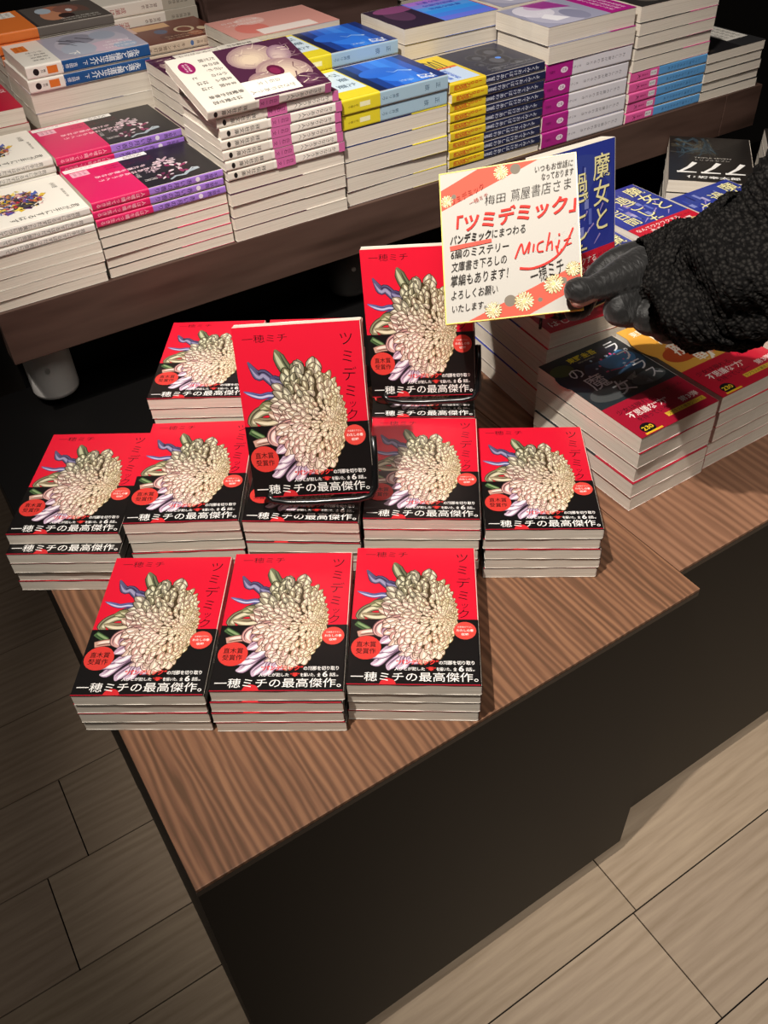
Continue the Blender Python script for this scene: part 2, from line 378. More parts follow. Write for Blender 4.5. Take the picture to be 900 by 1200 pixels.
def art_tai(F, S, O, OS, W, H, T):
    blobs(F, [(30, 110, 36, 40, 'e0a23c'), (78, 120, 30, 30, 'e8c24a'), (56, 84, 44, 22, 'd8752c'), (24, 80, 20, 14, 'b8481e'), (86, 84, 20, 16, 'ecd06a'), (64, 128, 16, 12, 'f0dc8a'), (40, 132, 18, 8, 'c85a24'), (92, 104, 10, 14, 'f2e0a0')])
    F.fit('東野圭吾', 8, 130, 44, 140, 'f2ead8', 0, .01)
    F.char('魔', 32, 114, 24, 'f6eedc', .05, .006); F.char('力', 30, 92, 22, 'f6eedc'); F.char('の', 54, 104, 18, 'f6eedc'); F.char('胎', 34, 88, 26, 'f8f0e2', 0, .006); F.char('動', 44, 66, 26, 'f8f0e2', 0, .006)
    F.stroke([(70, 84), (74, 78), (72, 70)], 3, 2, '6b3a2a'); F.stroke([(76, 76), (84, 72)], 2.4, 1.4, '2a4a5a'); F.ell(70, 87, 2.2, 2.4, '3a2018')
    blobs(F, [(84, 80, 6, 3, 'f4e6b0', .5), (92, 88, 7, 3, 'e8a0a0', .3)])
    lap_band(O)
def art_majo(F, S, O, OS, W, H, T):
    rnd = random.Random(5)
    blobs(F, [(52, 120, 50, 26, '33418f'), (30, 90, 28, 30, '2c3a96'), (84, 88, 20, 34, '27348c')])
    for _ in range(26):
        x, y = rnd.uniform(3, 92), rnd.uniform(56, 128); F.rect(x, y, x + rnd.uniform(2, 7), y + rnd.uniform(8, 18), rnd.choice(['5a68b8', '7d86c4', '8c7fb6', '1c2668', '3c4ca6', 'a9a4cf', '232c78']))
    for _ in range(9):
        x, y = rnd.uniform(8, 96), rnd.uniform(54, 120); F.stroke([(x, y), (x - rnd.uniform(5, 14), y - rnd.uniform(5, 12))], 2.2, .6, rnd.choice(['b4b0dc', '9a88c0']))
    def T2(t, x, y0, sz, p):
        for i, ch in enumerate(t): F.char(ch, x + .7, y0 - i * p - .7, sz, '1a1c48', 0, .02); F.char(ch, x, y0 - i * p, sz, 'eee6a8', 0, .006)
    T2('魔女と', 86, 130, 26, 25); T2('過ごした', 54, 118, 24, 21.5); T2('七日間', 22, 106, 20, 20)
    O.fit('なんてワクワクする', 6, 40, 78, 47, 'f4e8e2', 0, .008); O.fit('あきらめない夏', 22, 31, 92, 38, 'f4e8e2', 0, .008); O.rect(30, 28.5, 92, 29.2, 'f0d0cc')
    O.poly([(48, 20), (52, 27), (56, 21), (60, 27), (64, 20), (58, 16)], 'e2b834'); O.fit('かどぶん', 74, 42.5, 100, 46.5, '26080e'); O.ell(90, 26, 8, 7, 'c2a26a'); O.ell(88, 25, 4, 5, '1c1414')
    O.fit('はじまる', 8, 8, 60, 18, 'f4e8e2', 0, .01)
def art_777(F, S, O, OS, W, H, T):
    rnd = random.Random(2)
    for i in range(60): F.stroke([(1 + rnd.uniform(0, 55), 160 - rnd.uniform(0, 60)), (10 + rnd.uniform(0, 60), 150 - rnd.uniform(10, 70))], rnd.uniform(2, 7), .5, rnd.choice(['3a4c56', '2c3a42', '4a4840', '3c382e', '2a2622', '222c32']))
    for i in range(9): F.stroke([(110, 158 - i * 8), (70, 116 - i * 5), (40, 100 - i * 10)], 1.6, .3, '060505')
    for i in range(3):
        x = 12 + i * 32; F.stroke([(x + 23, 66), (x + 15, 48), (x + 2, 30)], 7.5, 3.4, 'f0eeea'); F.stroke([(x - 1, 30.5), (x + 25, 30.5)], 5.5, 3.0, 'f0eeea')
    F.fit('TRIPLE SEVEN', 34, 82, 84, 86, 'b9b4ac'); F.fit('トリプルセブン', 36, 73, 82, 78, 'b9b4ac'); F.fit('伊坂幸太郎', 24, 10, 94, 19, 'f0eeea', 0, .02)

def art_yoko(F, S, O, OS, W, H, T):
    blobs(F, [(52, 96, 50, 44, 'b9b4c2'), (80, 110, 24, 28, 'cdb6c6'), (30, 84, 24, 22, '8d8c9c'), (72, 74, 28, 20, 'aeb4c4'), (88, 126, 14, 14, 'a3b4cc'), (30, 116, 20, 16, '9fa6b8')])
    for i, (x, y) in enumerate(((20, 62), (26, 72), (34, 60), (22, 84))): F.stroke([(x, y), (x + 14, y + 12), (x + 24, y + 16)], 2.6, .8, '2a2630')
    jot(F, 60, 92, 96, 138, 3, 'e9dfe4', '永遠と横道世之介', True, .01); F.fit('下', 78, 58, 92, 70, 'f4f0ec', 0, .02)
    S.spine('永遠と横道世之介', 136, 8.2, 'eef2f6', T, 7.6, .01); S.spine('下', 72, 6, 'eef2f6', T); S.spine('吉田修一', 60, 5, 'eef2f6', T)
    O.rect(16, 6, 42, 22, 'd9742c'); jot(O, 18, 8, 40, 20, 2, '6a2a10'); jot(O, 46, 6, 92, 36, 4, '3c3a3a', '青春小説完結世之介永遠', True)
    OS.rect(24, 3, 36, T - 3, 'd9742c'); OS.ell(11, T / 2, 3.4, 3.6, '1a1818'); OS.fit('文庫', 16, T / 2 - 1.6, 22, T / 2 + 1.6, '3a3836')
def art_gold(F, S, O, OS, W, H, T):
    rnd = random.Random(9)
    F.ell(46, 84, 24, 30, '3a3340')
    for _ in range(230):
        g, r = rnd.uniform(0, 6.28), 27 * math.sqrt(rnd.random()); x, y = 46 + r * math.cos(g), 84 + r * math.sin(g) * 1.25
        F.poly([(x + rnd.uniform(-6, 6), y + rnd.uniform(-6, 6)) for _ in range(4)], rnd.choice(['1c1a24', '2a3a86', '3c55a8', 'b8283a', 'd8b42c', 'e6cf5a', '6a3f8a', 'd8a0a0', 'e8e0d4', '1c1a24', '8a5a3a', 'c87a3a']))
    for ch, x, y in zip('君が手にするはず', (92,) * 8, range(138, 60, -9)): F.char(ch, 92 + (y % 2), y, 9.5, '1e1c1c')
    F.column('だった', 78, 58, 10, 11, '1e1c1c'); F.column('黄金について', 62, 46, 9, 8.4, '1e1c1c'); F.fit('小川哲', 18, 132, 34, 138, '4a4844'); F.fit('新潮文庫', 40, 138, 66, 141, '8a8680')
    S.spine('君が手にするはずだった黄金について', 138, 4.8, '5c5854', T, 4.9); S.spine('小川哲', 40, 5.4, '3c3a38', T, 7)
def art_moon(F, S, O, OS, W, H, T):
    rnd = random.Random(4)
    for cx, cy, r, c in ((44, 104, 12, 'b89aa6'), (70, 112, 15, '8a2a58'), (58, 84, 9, 'a8909c'), (84, 92, 9, '6a2048')):
        for _ in range(26):
            g = rnd.uniform(0, 6.28); q = r * math.sqrt(rnd.random()); F.ell(cx + q * math.cos(g), cy + q * math.sin(g), r * .26, r * .14, rnd.choice([c, '2a1822', 'd2c0c6', c]), g)
    F.stroke([(84, 130), (88, 116), (94, 110), (92, 100), (98, 92)], 6, 2.5, '9aa6b0'); F.stroke([(84, 130), (80, 124), (86, 118)], 3, 1, 'b4bec6')
    jot(F, 78, 62, 90, 82, 1, 'cfc8c8', '赤い月の香り', True); F.fit('千早茜', 60, 64, 72, 69, 'cfc8c8')
    S.spine('赤い月の香り', 112, 6.4, '2a1840', T, 7.4); S.spine('千早茜', 142, 5, '2a1840', T); S.ell(119, T / 2, 2.6, 2.6, 'e6dcec')
    O.rect(2, 2, 12, 98, 'f0ece8'); jot(O, 3, 4, 11, 60, 1, '1a1818', '01|1|0I|11', True); O.fit('集英社文庫', 4, 70, 10, 94, '3a3838')
    O.rect(14, 6, 28, 26, 'eab4c4'); jot(O, 15, 8, 27, 24, 3, '7a1838'); jot(O, 16, 34, 30, 100, 2, '6a0c30', '私たちは香りに', True)
    jot(O, 36, 14, 60, 100, 2, 'f6d4dc', 'あなたへの香りはもう', True, .01); OS.spine('人は嘘を纏って生きる', 58, 5, 'f2c4d0', T, 5.4)
def art_kasa(F, S, O, OS, W, H, T):
    rnd = random.Random(12)
    F.rect(0, 54, W - 1.5, H, '46203a')
    def face(cx, cy, rx, ry, rot, base, shade):
        for k in range(7):
            f = 1 - k * .11; F.ell(cx + k * .9, cy - k * .7, rx * f, ry * f, tuple(a + (b - a) * k / 7 for a, b in zip(lin(shade), lin(base))), rot)
        for k in range(10):
            g = rnd.uniform(0, 6.28); r = rnd.uniform(.45, .9); x, y = cx + rx * r * math.cos(g), cy + ry * r * math.sin(g)
            F.stroke([(x, y), (x + rnd.uniform(-5, 5), y + rnd.uniform(4, 10)), (x + rnd.uniform(-8, 8), y + rnd.uniform(8, 16))], 1.3, .3, rnd.choice([shade, 'd8c6b4', '8c7478']))
    face(26, 92, 24, 30, .2, 'd2bfa6', '957a7c'); face(30, 124, 18, 14, -.3, 'c2aca4', '8a6c7c')
    face(66, 112, 28, 32, -.2, 'dac8b0', '987c7c'); face(78, 84, 20, 20, .4, 'd0b8a2', '8e7074'); face(88, 130, 12, 14, 0, '6a4258', '4a2440')
    F.ell(60, 104, 11, 9, '5a1838', .3); F.ell(61, 103, 7, 5.5, '7a2248', .3)
    F.stroke([(70, 124), (80, 120), (86, 110)], 2.2, .6, '6a4e52'); F.stroke([(52, 130), (60, 126), (68, 128)], 1.6, .4, '6a4e52')
    F.rect(70, 46, 101, 116, 'efe8dc'); F.column('かさなりあう人へ', 92, 112, 7.6, 7.8, '3c3434'); F.column('白石一文', 78, 100, 6.4, 7, '3c3434')
    S.rect(60, 0, 84, T, 'c9689e'); S.spine('白石一文', 82, 5, '4a1838', T, 5.2); S.spine('かさなりあう人へ', 137, 5.4, '4a4644', T, 5.6); S.rect(141, 0, H, T, 'c9689e')
    O.ell(22, 16, 12, 9, '8a1a58'); jot(O, 14, 12, 30, 20, 2, 'f2dce8'); jot(O, 8, 28, 72, 53, 6, '3a3634', 'ふたりの恋愛小説さだまさし', True, .015); jot(O, 38, 5, 72, 26, 3, '3a3634', '幸せな恋愛とは', True, .015); jot(O, 78, 6, 100, 53, 2, '3a3634', '恋愛は幸せか', True, .02)
    OS.spine('祥伝社文庫', 46, 5.6, '2c2a2a', T, 6.2); OS.ell(9, T / 2, 2.2, 3, '1a1818')
def art_sei(F, S, O, OS, W, H, T):
    for i, c in enumerate(('0a1c4a', '103a8c', '1a58c4', '2a74e0', '3484ec', '2a74e0', '1854b8', '0e2c70')): F.rect(0, 52 + i * 12.1, W - 1.5, 52 + (i + 1) * 12.1, c)
    blobs(F, [(60, 96, 30, 20, '2c78e6'), (46, 88, 18, 26, '2468d4')])
    F.stroke([(60, 122), (52, 112), (56, 104), (48, 98)], 3.4, .8, '8fb8ea'); F.ell(61, 124, 2.4, 2.4, 'a8c8ee')
    F.fit('正欲', 84, 116, 100, 138, 'e8f0f8', -.2, .01); F.fit('朝井リョウ', 88, 90, 94, 110, 'c8dcf0', -.2)
    S.spine('正', 138, 7, '2c4a66', T); S.spine('欲', 122, 7, '2c4a66', T); S.spine('朝井リョウ', 78, 4.6, '2c4a66', T, 4.8)
    O.rect(6, 4, 80, 50, 'cfe2ee'); O.rect(80, 0, W - 1.5, 52, 'e0cf2c'); jot(O, 10, 8, 74, 46, 3, '2a4a62', '生き延びるために必要', True, .01); O.ell(40, 14, 10, 8, 'e2d848')
    OS.rect(24, T / 2 - 2.6, 38, T / 2 + 2.6, 'f2eec0'); jot(OS, 8, T / 2 - 2, 22, T / 2 + 2, 1, '4a4410')
def art_holo(F, S, O, OS, W, H, T):
    blobs(F, [(60, 118, 30, 18, '5a3a58'), (88, 110, 16, 30, '8a4a7a')]); F.rect(0, 56, W - 1.5, 70, '2a1c34')
    for i, c in enumerate(('6a78e8', '4a86f0', '3c98f6', '58a0f4', '8a8ce8', 'b07ce0')): O.rect(i * 17.3, 2, (i + 1) * 17.3, 84, c)
    jot(O, 50, 10, 100, 70, 3, '2a4ab8', '全世界感動累計百万部', True, .01); O.rect(0, 0, 104, 2, 'b8204a')
def art_navy(F, S, O, OS, W, H, T):
    for x, y, r in ((30, 118, 20), (62, 104, 22), (84, 122, 12), (88, 84, 12), (40, 88, 14), (66, 76, 8)): F.ell(x, y, r, r, '3c3f4a'); F.ell(x, y, r * .86, r * .86, '1c2030'); F.ell(x + 2, y, r * .5, r * .42, '4a4d58')
    F.ell(56, 112, 4, 4, '4a8ae8'); jot(F, 84, 62, 100, 140, 2, '8a8c94', 'よくみておけばしあわせ', True)
    S.spine('よくみておけばしあわせ', 140, 6.6, 'd8dcea', T, 7); S.spine('窪美澄', 66, 4.4, 'd8dcea', T, 3.6)
    O.rect(52, 3, 100, 50, 'bcd0ea'); jot(O, 56, 8, 96, 30, 2, '2a5ac0', '文庫百万部突破', False, .02); O.fit('100', 22, 8, 44, 50, '2a2618', -math.pi / 2, .01); O.rect(46, 6, 51, 50, 'd8582a')
    OS.spine('100万部突破', 50, 7, 'c8401c', T, 6.2, .01)
def art_mag(F, S, O, OS, W, H, T):
    blobs(F, [(40, 104, 40, 40, 'b4b2c6'), (70, 116, 30, 26, 'd8d4e2'), (30, 80, 26, 16, '8a8aa4'), (86, 90, 18, 26, 'c8a8cc')])
    F.poly([(60, 60), (104, 70), (104, 112), (74, 98)], '9a3a8c'); F.poly([(20, 96), (52, 112), (40, 128), (18, 120)], 'e8e6ee')
    jot(F, 50, 92, 66, 140, 1, 'e8e2f0', 'わたしの夏が終わる', True)
    S.spine('わたしの夏が終わるとき', 138, 5.4, '6a666c', T, 6.4); S.spine('まつもと', 60, 4, '6a666c', T, 4.4)
    O.rect(0, 0, W - 1.5, 43, 'a81e80'); jot(O, 10, 6, 90, 36, 3, 'f0d0e6'); OS.ell(31, T / 2, 6, 3.6, 'f0dcea'); OS.fit('文庫', 27, T / 2 - 2, 35, T / 2 + 2, '6a1050'); jot(OS, 6, T / 2 - 3, 16, T / 2 + 3, 1, '5a0c46')
def art_pb(F, S, O, OS, W, H, T):
    blobs(F, [(50, 96, 40, 34, '3c3a38'), (30, 110, 20, 20, '5a544e'), (76, 90, 22, 26, '2a2826'), (62, 120, 20, 12, '6a625a'), (40, 76, 20, 10, '4c4640')])
    S.spine('いつか海になる日のため', 136, 4.8, '2c4a72', T, 6)
    OS.rect(38, T / 2 - 3.4, 50, T / 2 + 3.4, 'e4e0e4'); jot(OS, 39, T / 2 - 2.4, 49, T / 2 + 2.4, 1, '4a4648'); OS.spine('大', 20, 7, '2a0c1c', T); jot(OS, 22, T / 2 - 2, 34, T / 2 + 2, 1, '8a1c54')
def art_bw(F, S, O, OS, W, H, T):
    F.rect(6, 100, 90, 140, '2a2624'); blobs(F, [(40, 120, 20, 12, '8a2a2a'), (60, 124, 14, 8, 'd8d4cc'), (20, 112, 10, 8, 'b8b4ac')]); O.rect(30, 4, 103, 50, 'dcd8d0'); jot(O, 36, 8, 100, 44, 3, '5a5650', '夜空星月影風', False)
def art_kit(F, S, O, OS, W, H, T):
    F.rect(6, 50, 30, 100, 'd6a878'); blobs(F, [(56, 110, 16, 14, 'd8c2a0'), (56, 110, 12, 10, '7a3a2c'), (50, 78, 12, 9, '4a5a7a'), (84, 116, 12, 10, 'a8644a'), (80, 80, 14, 14, '5c2a22'), (66, 132, 9, 6, 'd8c2a0')])
    jot(F, 76, 62, 96, 140, 2, 'e0c8a8', 'キッチン常夜灯', True); F.rect(2, 0, 36, 50, 'd8b4a8'); jot(F, 6, 8, 34, 46, 3, '6a3a30')
    S.spine('キッチン常夜灯', 90, 6, '5a3a2c', T, 6.6); S.spine('角川文庫', 126, 4.4, '6a4a3c', T, 5); S.ell(100, T / 2, 2.4, 3.2, '5a7ab0'); S.spine('長月天音', 42, 4.4, '6a4a3c', T, 4.8)
def art_hon(F, S, O, OS, W, H, T):
    S.rect(100, 0, H, T, 'b9b2a4'); S.spine('満月珈琲店', 138, 5, '4a443c', T, 6); S.spine('望月麻衣', 92, 5.4, '5a2a28', T, 6); S.spine('成瀬は本音', 46, 8, 'a8323a', T, 8)
    blobs(F, [(60, 100, 30, 30, 'c8d0b8'), (40, 80, 20, 20, 'd8b8a8')])
def art_fig(F, S, O, OS, W, H, T):
    blobs(F, [(50, 104, 44, 30, '6a5048'), (46, 92, 36, 20, 'a86a54'), (60, 84, 26, 14, 'c88a6a'), (36, 108, 20, 16, '8a5c50'), (80, 116, 22, 22, '5c5650'), (70, 100, 14, 10, '3a2a28'), (30, 80, 16, 10, 'b0bcc8'), (44, 110, 8, 4, 'd8dce0')])
    jot(F, 78, 80, 98, 138, 2, 'e8e4dc', '彼女のなまえを', True); F.rect(0, 52, 103, 56, '3a3436')
    O.rect(4, 8, 34, 44, 'f0ece4'); jot(O, 6, 10, 32, 42, 4, '3a3836'); 
def art_pinkw(F, S, O, OS, W, H, T):
    blobs(F, [(40, 110, 26, 22, 'd87a70'), (76, 96, 20, 20, 'e6b8b0')]); F.rect(4, 30, 30, 110, 'efe2dc'); jot(F, 60, 70, 90, 136, 2, 'f4e8e4', 'さくらの花束', True)
def art_red2(F, S, O, OS, W, H, T):
    blobs(F, [(40, 110, 40, 30, 'd08a3a'), (60, 90, 36, 20, '3a3a7a'), (80, 120, 20, 20, '8a5ab0'), (84, 84, 20, 14, '241a1c')]); F.rect(60, 52, 70, 140, '2a4ab0')
    O.fit('重版', 60, 10, 90, 24, 'f0d8d8', -math.pi / 2, .01)

#          front     spine     back      band col  band h  art
STY = {
 'red':   ('dc1431', 'b8122a', 'd8d0c8', '0e0b0b', 66, art_red),
 'lap':   ('232b30', '1c2228', '1c2228', 'a3142f', 54, art_lap),
 'tai':   ('dfa743', 'd8a040', 'e0c890', 'b8152f', 54, art_tai),
 'majo':  ('2a378f', '27308a', '3a4490', 'c0172f', 52, art_majo),
 'sev':   ('1f1b19', '1a1716', '2a2624', None, 0, art_777),
 'yoko':  ('a9a6b6', '1a4f8a', 'c8c4cc', 'e8e3da', 42, art_yoko),
 'gold':  ('e9e4da', 'dbd6d0', 'e0dbd2', None, 0, art_gold),
 'moon':  ('17151a', '9b74cc', '17151a', 'cf1a5c', 63, art_moon),
 'kasa':  ('46203a', 'ebe3da', '5a3048', 'dcd5ca', 56, art_kasa),
 'sei':   ('0f2a6c', 'a3c0d2', '12306c', 'e0cf2c', 52, art_sei),
 'holo':  ('33263c', '4a3a5a', 'd8ccc8', '5a88ee', 86, art_holo),
 'navy':  ('20243a', '1b2244', '20243a', 'dcc022', 55, art_navy),
 'mag':   ('9c9cb4', 'd9d6dc', 'c8c4cc', 'a81e80', 45, art_mag),
 'pb':    ('2c2a29', '5c9bd4', 'c8c4c0', 'dd5c9c', 54, art_pb),
 'bw':    ('1b1a1c', '1b1a1c', 'c8c4c0', '2a2a2c', 52, art_bw),
 'kit':   ('6e382c', 'e2ccb6', 'd8c0b0', None, 0, art_kit),
 'hon':   ('e4dcd0', 'ece5dc', 'e0d8cc', None, 0, art_hon),
 'fig':   ('57504c', '6a625c', '8a827c', 'e57a34', 52, art_fig),
 'pinkw': ('d89a90', 'e0b0a8', 'e8d8d0', None, 0, art_pinkw),
 'red2':  ('c42440', 'a8203a', 'c8c0b8', 'b81838', 46, art_red2),
}

# ------------------------------------------------------------------ books
def shell(mb, W, T, y0, y1, off, th, cf, cs, cb):
    r = .0022
    def prof(o):
        P = [(-W / 2, T + o)]
        for i in range(5):
            g = math.pi / 2 * (1 - i / 4); P.append((W / 2 - r + (r + o) * math.cos(g), T - r + (r + o) * math.sin(g)))
        for i in range(5):
            g = -math.pi / 2 * i / 4; P.append((W / 2 - r + (r + o) * math.cos(g), r + (r + o) * math.sin(g)))
        P.append((-W / 2, -o)); return P
    A, B = prof(off), prof(off - th); k = len(A)
    for i in range(k - 1):
        c = cf if i == 0 else (cb if i == k - 2 else cs)
        if 1 <= i <= 2: c = cf
        a, b, e, f = A[i], A[i + 1], B[i], B[i + 1]
        mb.face([(a[0], y0, a[1]), (b[0], y0, b[1]), (b[0], y1, b[1]), (a[0], y1, a[1])], c)
        mb.face([(e[0], y0, e[1]), (e[0], y1, e[1]), (f[0], y1, f[1]), (f[0], y0, f[1])], 'efe9e0')
        mb.face([(a[0], y0, a[1]), (e[0], y0, e[1]), (f[0], y0, f[1]), (b[0], y0, b[1])], c)
        mb.face([(a[0], y1, a[1]), (b[0], y1, b[1]), (f[0], y1, f[1]), (e[0], y1, e[1])], c)
    for P, Q, fl in ((A[0], B[0], 0), (A[-1], B[-1], 1)):
        q = [(P[0], y0, P[1]), (P[0], y1, P[1]), (Q[0], y1, Q[1]), (Q[0], y0, Q[1])]
        mb.face(q if not fl else q[::-1], cb if fl else cf)
_books = {}
def book_parts(sty, t, show, W, H):
    """meshes of a paperback: page block, cover and (if it has one) the paper band; show: 'front', 'spine', 'none'"""
    k = (sty, t, show, W, H)
    if k in _books: return _books[k]
    cf, cs, cb, co, oh, art = STY[sty]; T = t - .0005
    pg = MB(); n = 10; i0 = .00025
    # page block with a slightly uneven trimmed face
    xs = [-W / 2 + i0 + (W - 2 * i0 - .0004) * i / n for i in range(n + 1)]
    sg = [.00035 * math.sin(i * 1.7 + len(sty)) * math.sin(math.pi * i / n) for i in range(n + 1)]
    pv = []
    for j, (y, z) in enumerate(((-H / 2 + i0, .00028), (-H / 2 + i0, T - .00028), (H / 2 - i0, T - .00028), (H / 2 - i0, .00028))):
        for i in range(n + 1): pv.append((xs[i], y - (sg[i] if j < 2 else -sg[i]) * .9, z))
    m = n + 1; fs = []
    for j in range(4):
        q = (j + 1) % 4
        for i in range(n): fs.append((j * m + i, j * m + i + 1, q * m + i + 1, q * m + i))
    fs += [(0, m, 2 * m, 3 * m), (n, 3 * m + n, 2 * m + n, m + n)]
    pg.mesh_part(pv, fs)
    cv = MB(); shell(cv, W, T, -H / 2, H / 2, 0, .00026, cf, cs, cb)
    ob = MB() if co else None
    s = 1000.0
    F = Ink(cv, lambda x, y, z: (-W / 2 + x / s, -H / 2 + y / s, T + z)); S = Ink(cv, lambda x, y, z: (W / 2 + z, -H / 2 + x / s, y / s))
    O = OS = None
    if co:
        shell(ob, W + .0001, T, -H / 2 - .00005, -H / 2 + oh / s, .0002, .00044, co, co, co)
        O = Ink(ob, lambda x, y, z: (-W / 2 + x / s, -H / 2 + y / s, T + .0002 + z)); OS = Ink(ob, lambda x, y, z: (W / 2 + .0003 + z, -H / 2 + x / s, y / s))
    class Nul:
        def __getattr__(s, a): return lambda *k, **q: None
    nul = Nul()
    if show == 'front': art(F, S, O or nul, OS or nul, W * s, H * s, T * s)
    elif show == 'spine': art(nul, S, nul, OS or nul, W * s, H * s, T * s)
    elif show == 'band': art(nul, nul, O, OS, W * s, H * s, T * s)
    r = (pg.data('page_block', M_pages), cv.data('cover', M_ink), ob.data('paper_band', M_ink) if co else None)
    _books[k] = r; return r
if True:
    _f = flower
    def flower(top, obi, split, rnd, k=1.0):
        if type(top).__name__ == 'Ink': _f(top, obi if type(obi).__name__ == 'Ink' else None, split, rnd, k)

def book(sty, t, show, loc, yaw, label, group, W=.1055, H=.149, mat=None):
    root = empty('paperback_book', loc, yaw)
    if mat: root.matrix_world = mat
    tag(root, label, 'book', group)
    pg, cv, ob = book_parts(sty, t, show, W, H)
    link('page_block', pg, root); link('cover', cv, root)
    if ob: link('paper_band', ob, root)
    return root
ORD = ['topmost', 'second', 'third', 'fourth', 'fifth', 'sixth', 'seventh', 'eighth', 'ninth', 'tenth', 'eleventh', 'twelfth', 'thirteenth']
def lab(look, k, n, where):
    if n == 1: return f'{look}, {where}'
    return f'{look}, topmost of {where}' if k == 0 else (f'{look}, lowest of {where}' if k == n - 1 else f'{look}, {ORD[k]} from top of {where}')

# ------------------------------------------------------------------ the setting: floor
fl = MB(); rnd = random.Random(2)
rows = [-1.2, -1.06, -.92, -.78, -.64, -.5, -.355, -.213, -.068, .075, .1165 + .05, .2585, .397, .535, .675, .82, .96, 1.1, 1.25, 1.4, 1.55, 1.7]
joints = {-.213: [.4697 - .95, .4697, 1.55], -.068: [-.6, .475, 1.6], .397: [-1.2, -.094, .9], .2585: [-1.0, -.151, 1.0], -.355: [-.3, .9]}
for i in range(len(rows) - 1):
    y0, y1 = rows[i], rows[i + 1]
    js = joints.get(y0) or [rnd.uniform(-1.2, -.3), rnd.uniform(.2, .9)]
    xs = [-1.3] + js + [2.4]
    for a, b in zip(xs, xs[1:]):
        g = rnd.uniform(.88, 1.06)
        fl.box(a + .0009, b - .0009, y0 + .0009, y1 - .0009, -.012, 0, (g, g * rnd.uniform(.98, 1.01), g * rnd.uniform(.96, 1.0)))
fl.box(-1.3, 2.4, -1.2, 1.7, -.02, -.003, 'ffffff', 1)
tag(fl.build('floor', [M_oak, M_dark]), kind='structure')

for nm, b in (('wall_right', (1.53, 1.57, .46, 1.6)), ('wall_back', (-1.3, 1.57, 1.605, 1.64))):
    m_ = MB(); m_.box(*b, 0, 2.6); tag(m_.build(nm, M_dark), kind='structure')
# ------------------------------------------------------------------ low display tables and the raised shelf
def table(x0, x1, y0, y1, wood, label, side_left):
    r = empty('display_table', ((x0 + x1) / 2, y0, 0)); tag(r, label, 'table')
    def part(name, m, b): o = b.build(name, m, r); o.location = -r.location; return o
    b = MB(); b.box(x0, x1, y0, y1, ZT - .004, ZT); bevel(part('tabletop', wood, b), .0006)
    b = MB(); b.box(x0, x1, y0, y1, ZT - .010, ZT - .0042); part('top_edging', M_edge, b)
    b = MB(); b.box(x0, x1, y0, y0 + .018, .042, ZT - .0102); part('front_panel', M_black, b)
    b = MB(); b.box(x0, x0 + .018, y0 + .0185, y1, .042, ZT - .0102); part('side_panel', M_black, b)
    b = MB(); b.box(x1 - .018, x1, y0 + .0185, y1, .042, ZT - .0102); part('side_panel', M_black, b)
    b = MB(); b.box(x0 + .03, x1 - .03, y0 + .035, y1 - .03, 0, .0415); part('toe_kick', M_dark, b)
    return r
table(0, .5035, 0, .452, M_table, 'low wood-topped black display table carrying the red flower-cover books', True)
table(.5045, 1.5, .0262, .452, M_table2, 'low wood-topped black display table carrying the red-banded books on the right', False)

SZ = ZT + .155
r = empty('display_shelf', (.65, .594, ZT)); tag(r, 'raised dark walnut display shelf full of book stacks, behind the low tables', 'shelf')
def spart(name, m, b, bv=.0008): o = b.build(name, m, r); o.location = -r.location; bevel(o, bv); return o
b = MB(); b.box(.0645, 1.162, .594, .616, ZT + .0935, SZ); spart('fascia_board', M_fascia, b)
b = MB(); b.box(1.163, 1.242, .594, .616, ZT + .0935, SZ); spart('fascia_board', M_fascia, b)
b = MB(); b.box(.0645, .086, .6165, 1.5, ZT + .0935, SZ); spart('end_board', M_fascia, b)
b = MB(); b.box(1.222, 1.242, .6165, 1.5, ZT + .0935, SZ); spart('end_board', M_fascia, b)
b = MB(); b.box(.0865, 1.2215, .6165, 1.5, ZT + .128, SZ - .0005); spart('shelf_board', M_board, b)
b = MB(); b.box(0, 1.5, .4525, .6995, 0, ZT - .0002); spart('plinth', M_black, b)
b = MB(); b.box(.075, 1.235, .70, 1.5, 0, ZT + .093); spart('base_cabinet', M_black, b)
b = MB(); b.box(.522, .85, 1.025, 1.5, SZ, SZ + .55); o = b.build('wooden_riser_box', M_board); bevel(o, .001)
tag(o, 'tall dark walnut riser box standing on the shelf behind the book stacks', 'riser box')

def cylinder(cx, cy, z0, z1, rad, label, mat):
    r = empty('cylinder_fitting', (cx, cy, z0)); tag(r, label, 'fitting')
    prof = [(0, 0), (rad * .8, 0), (rad * .95, .002), (rad, .007), (rad, z1 - z0), (0, z1 - z0)]; mb = MB(); n = 32; vs = []
    for pr, pz in prof:
        for j in range(n): vs.append((pr * math.cos(6.2832 * j / n), pr * math.sin(6.2832 * j / n), pz))
    mb.mesh_part(vs, [(i * n + j, i * n + (j + 1) % n, (i + 1) * n + (j + 1) % n, (i + 1) * n + j) for i in range(len(prof) - 1) for j in range(n)])
    mb.build('housing', mat, r, True)
    mb = MB(); d = V((-.25, -.97, 0)).normalized(); p = d * rad; mb.tube([V((p.x, p.y, .043)), V((p.x, p.y, .043)) + d * .002], .003, n=12); mb.build('screw', M_metal, r)
cylinder(.105, .655, ZT + .012, ZT + .1275, .0275, 'pale grey rounded cylinder hanging under the left end of the shelf', M_grey)
cylinder(.52, .655, ZT + .012, ZT + .1275, .0275, 'shade-darkened grey rounded cylinder under the shelf behind the rear standing red book', M_grey_shaded)

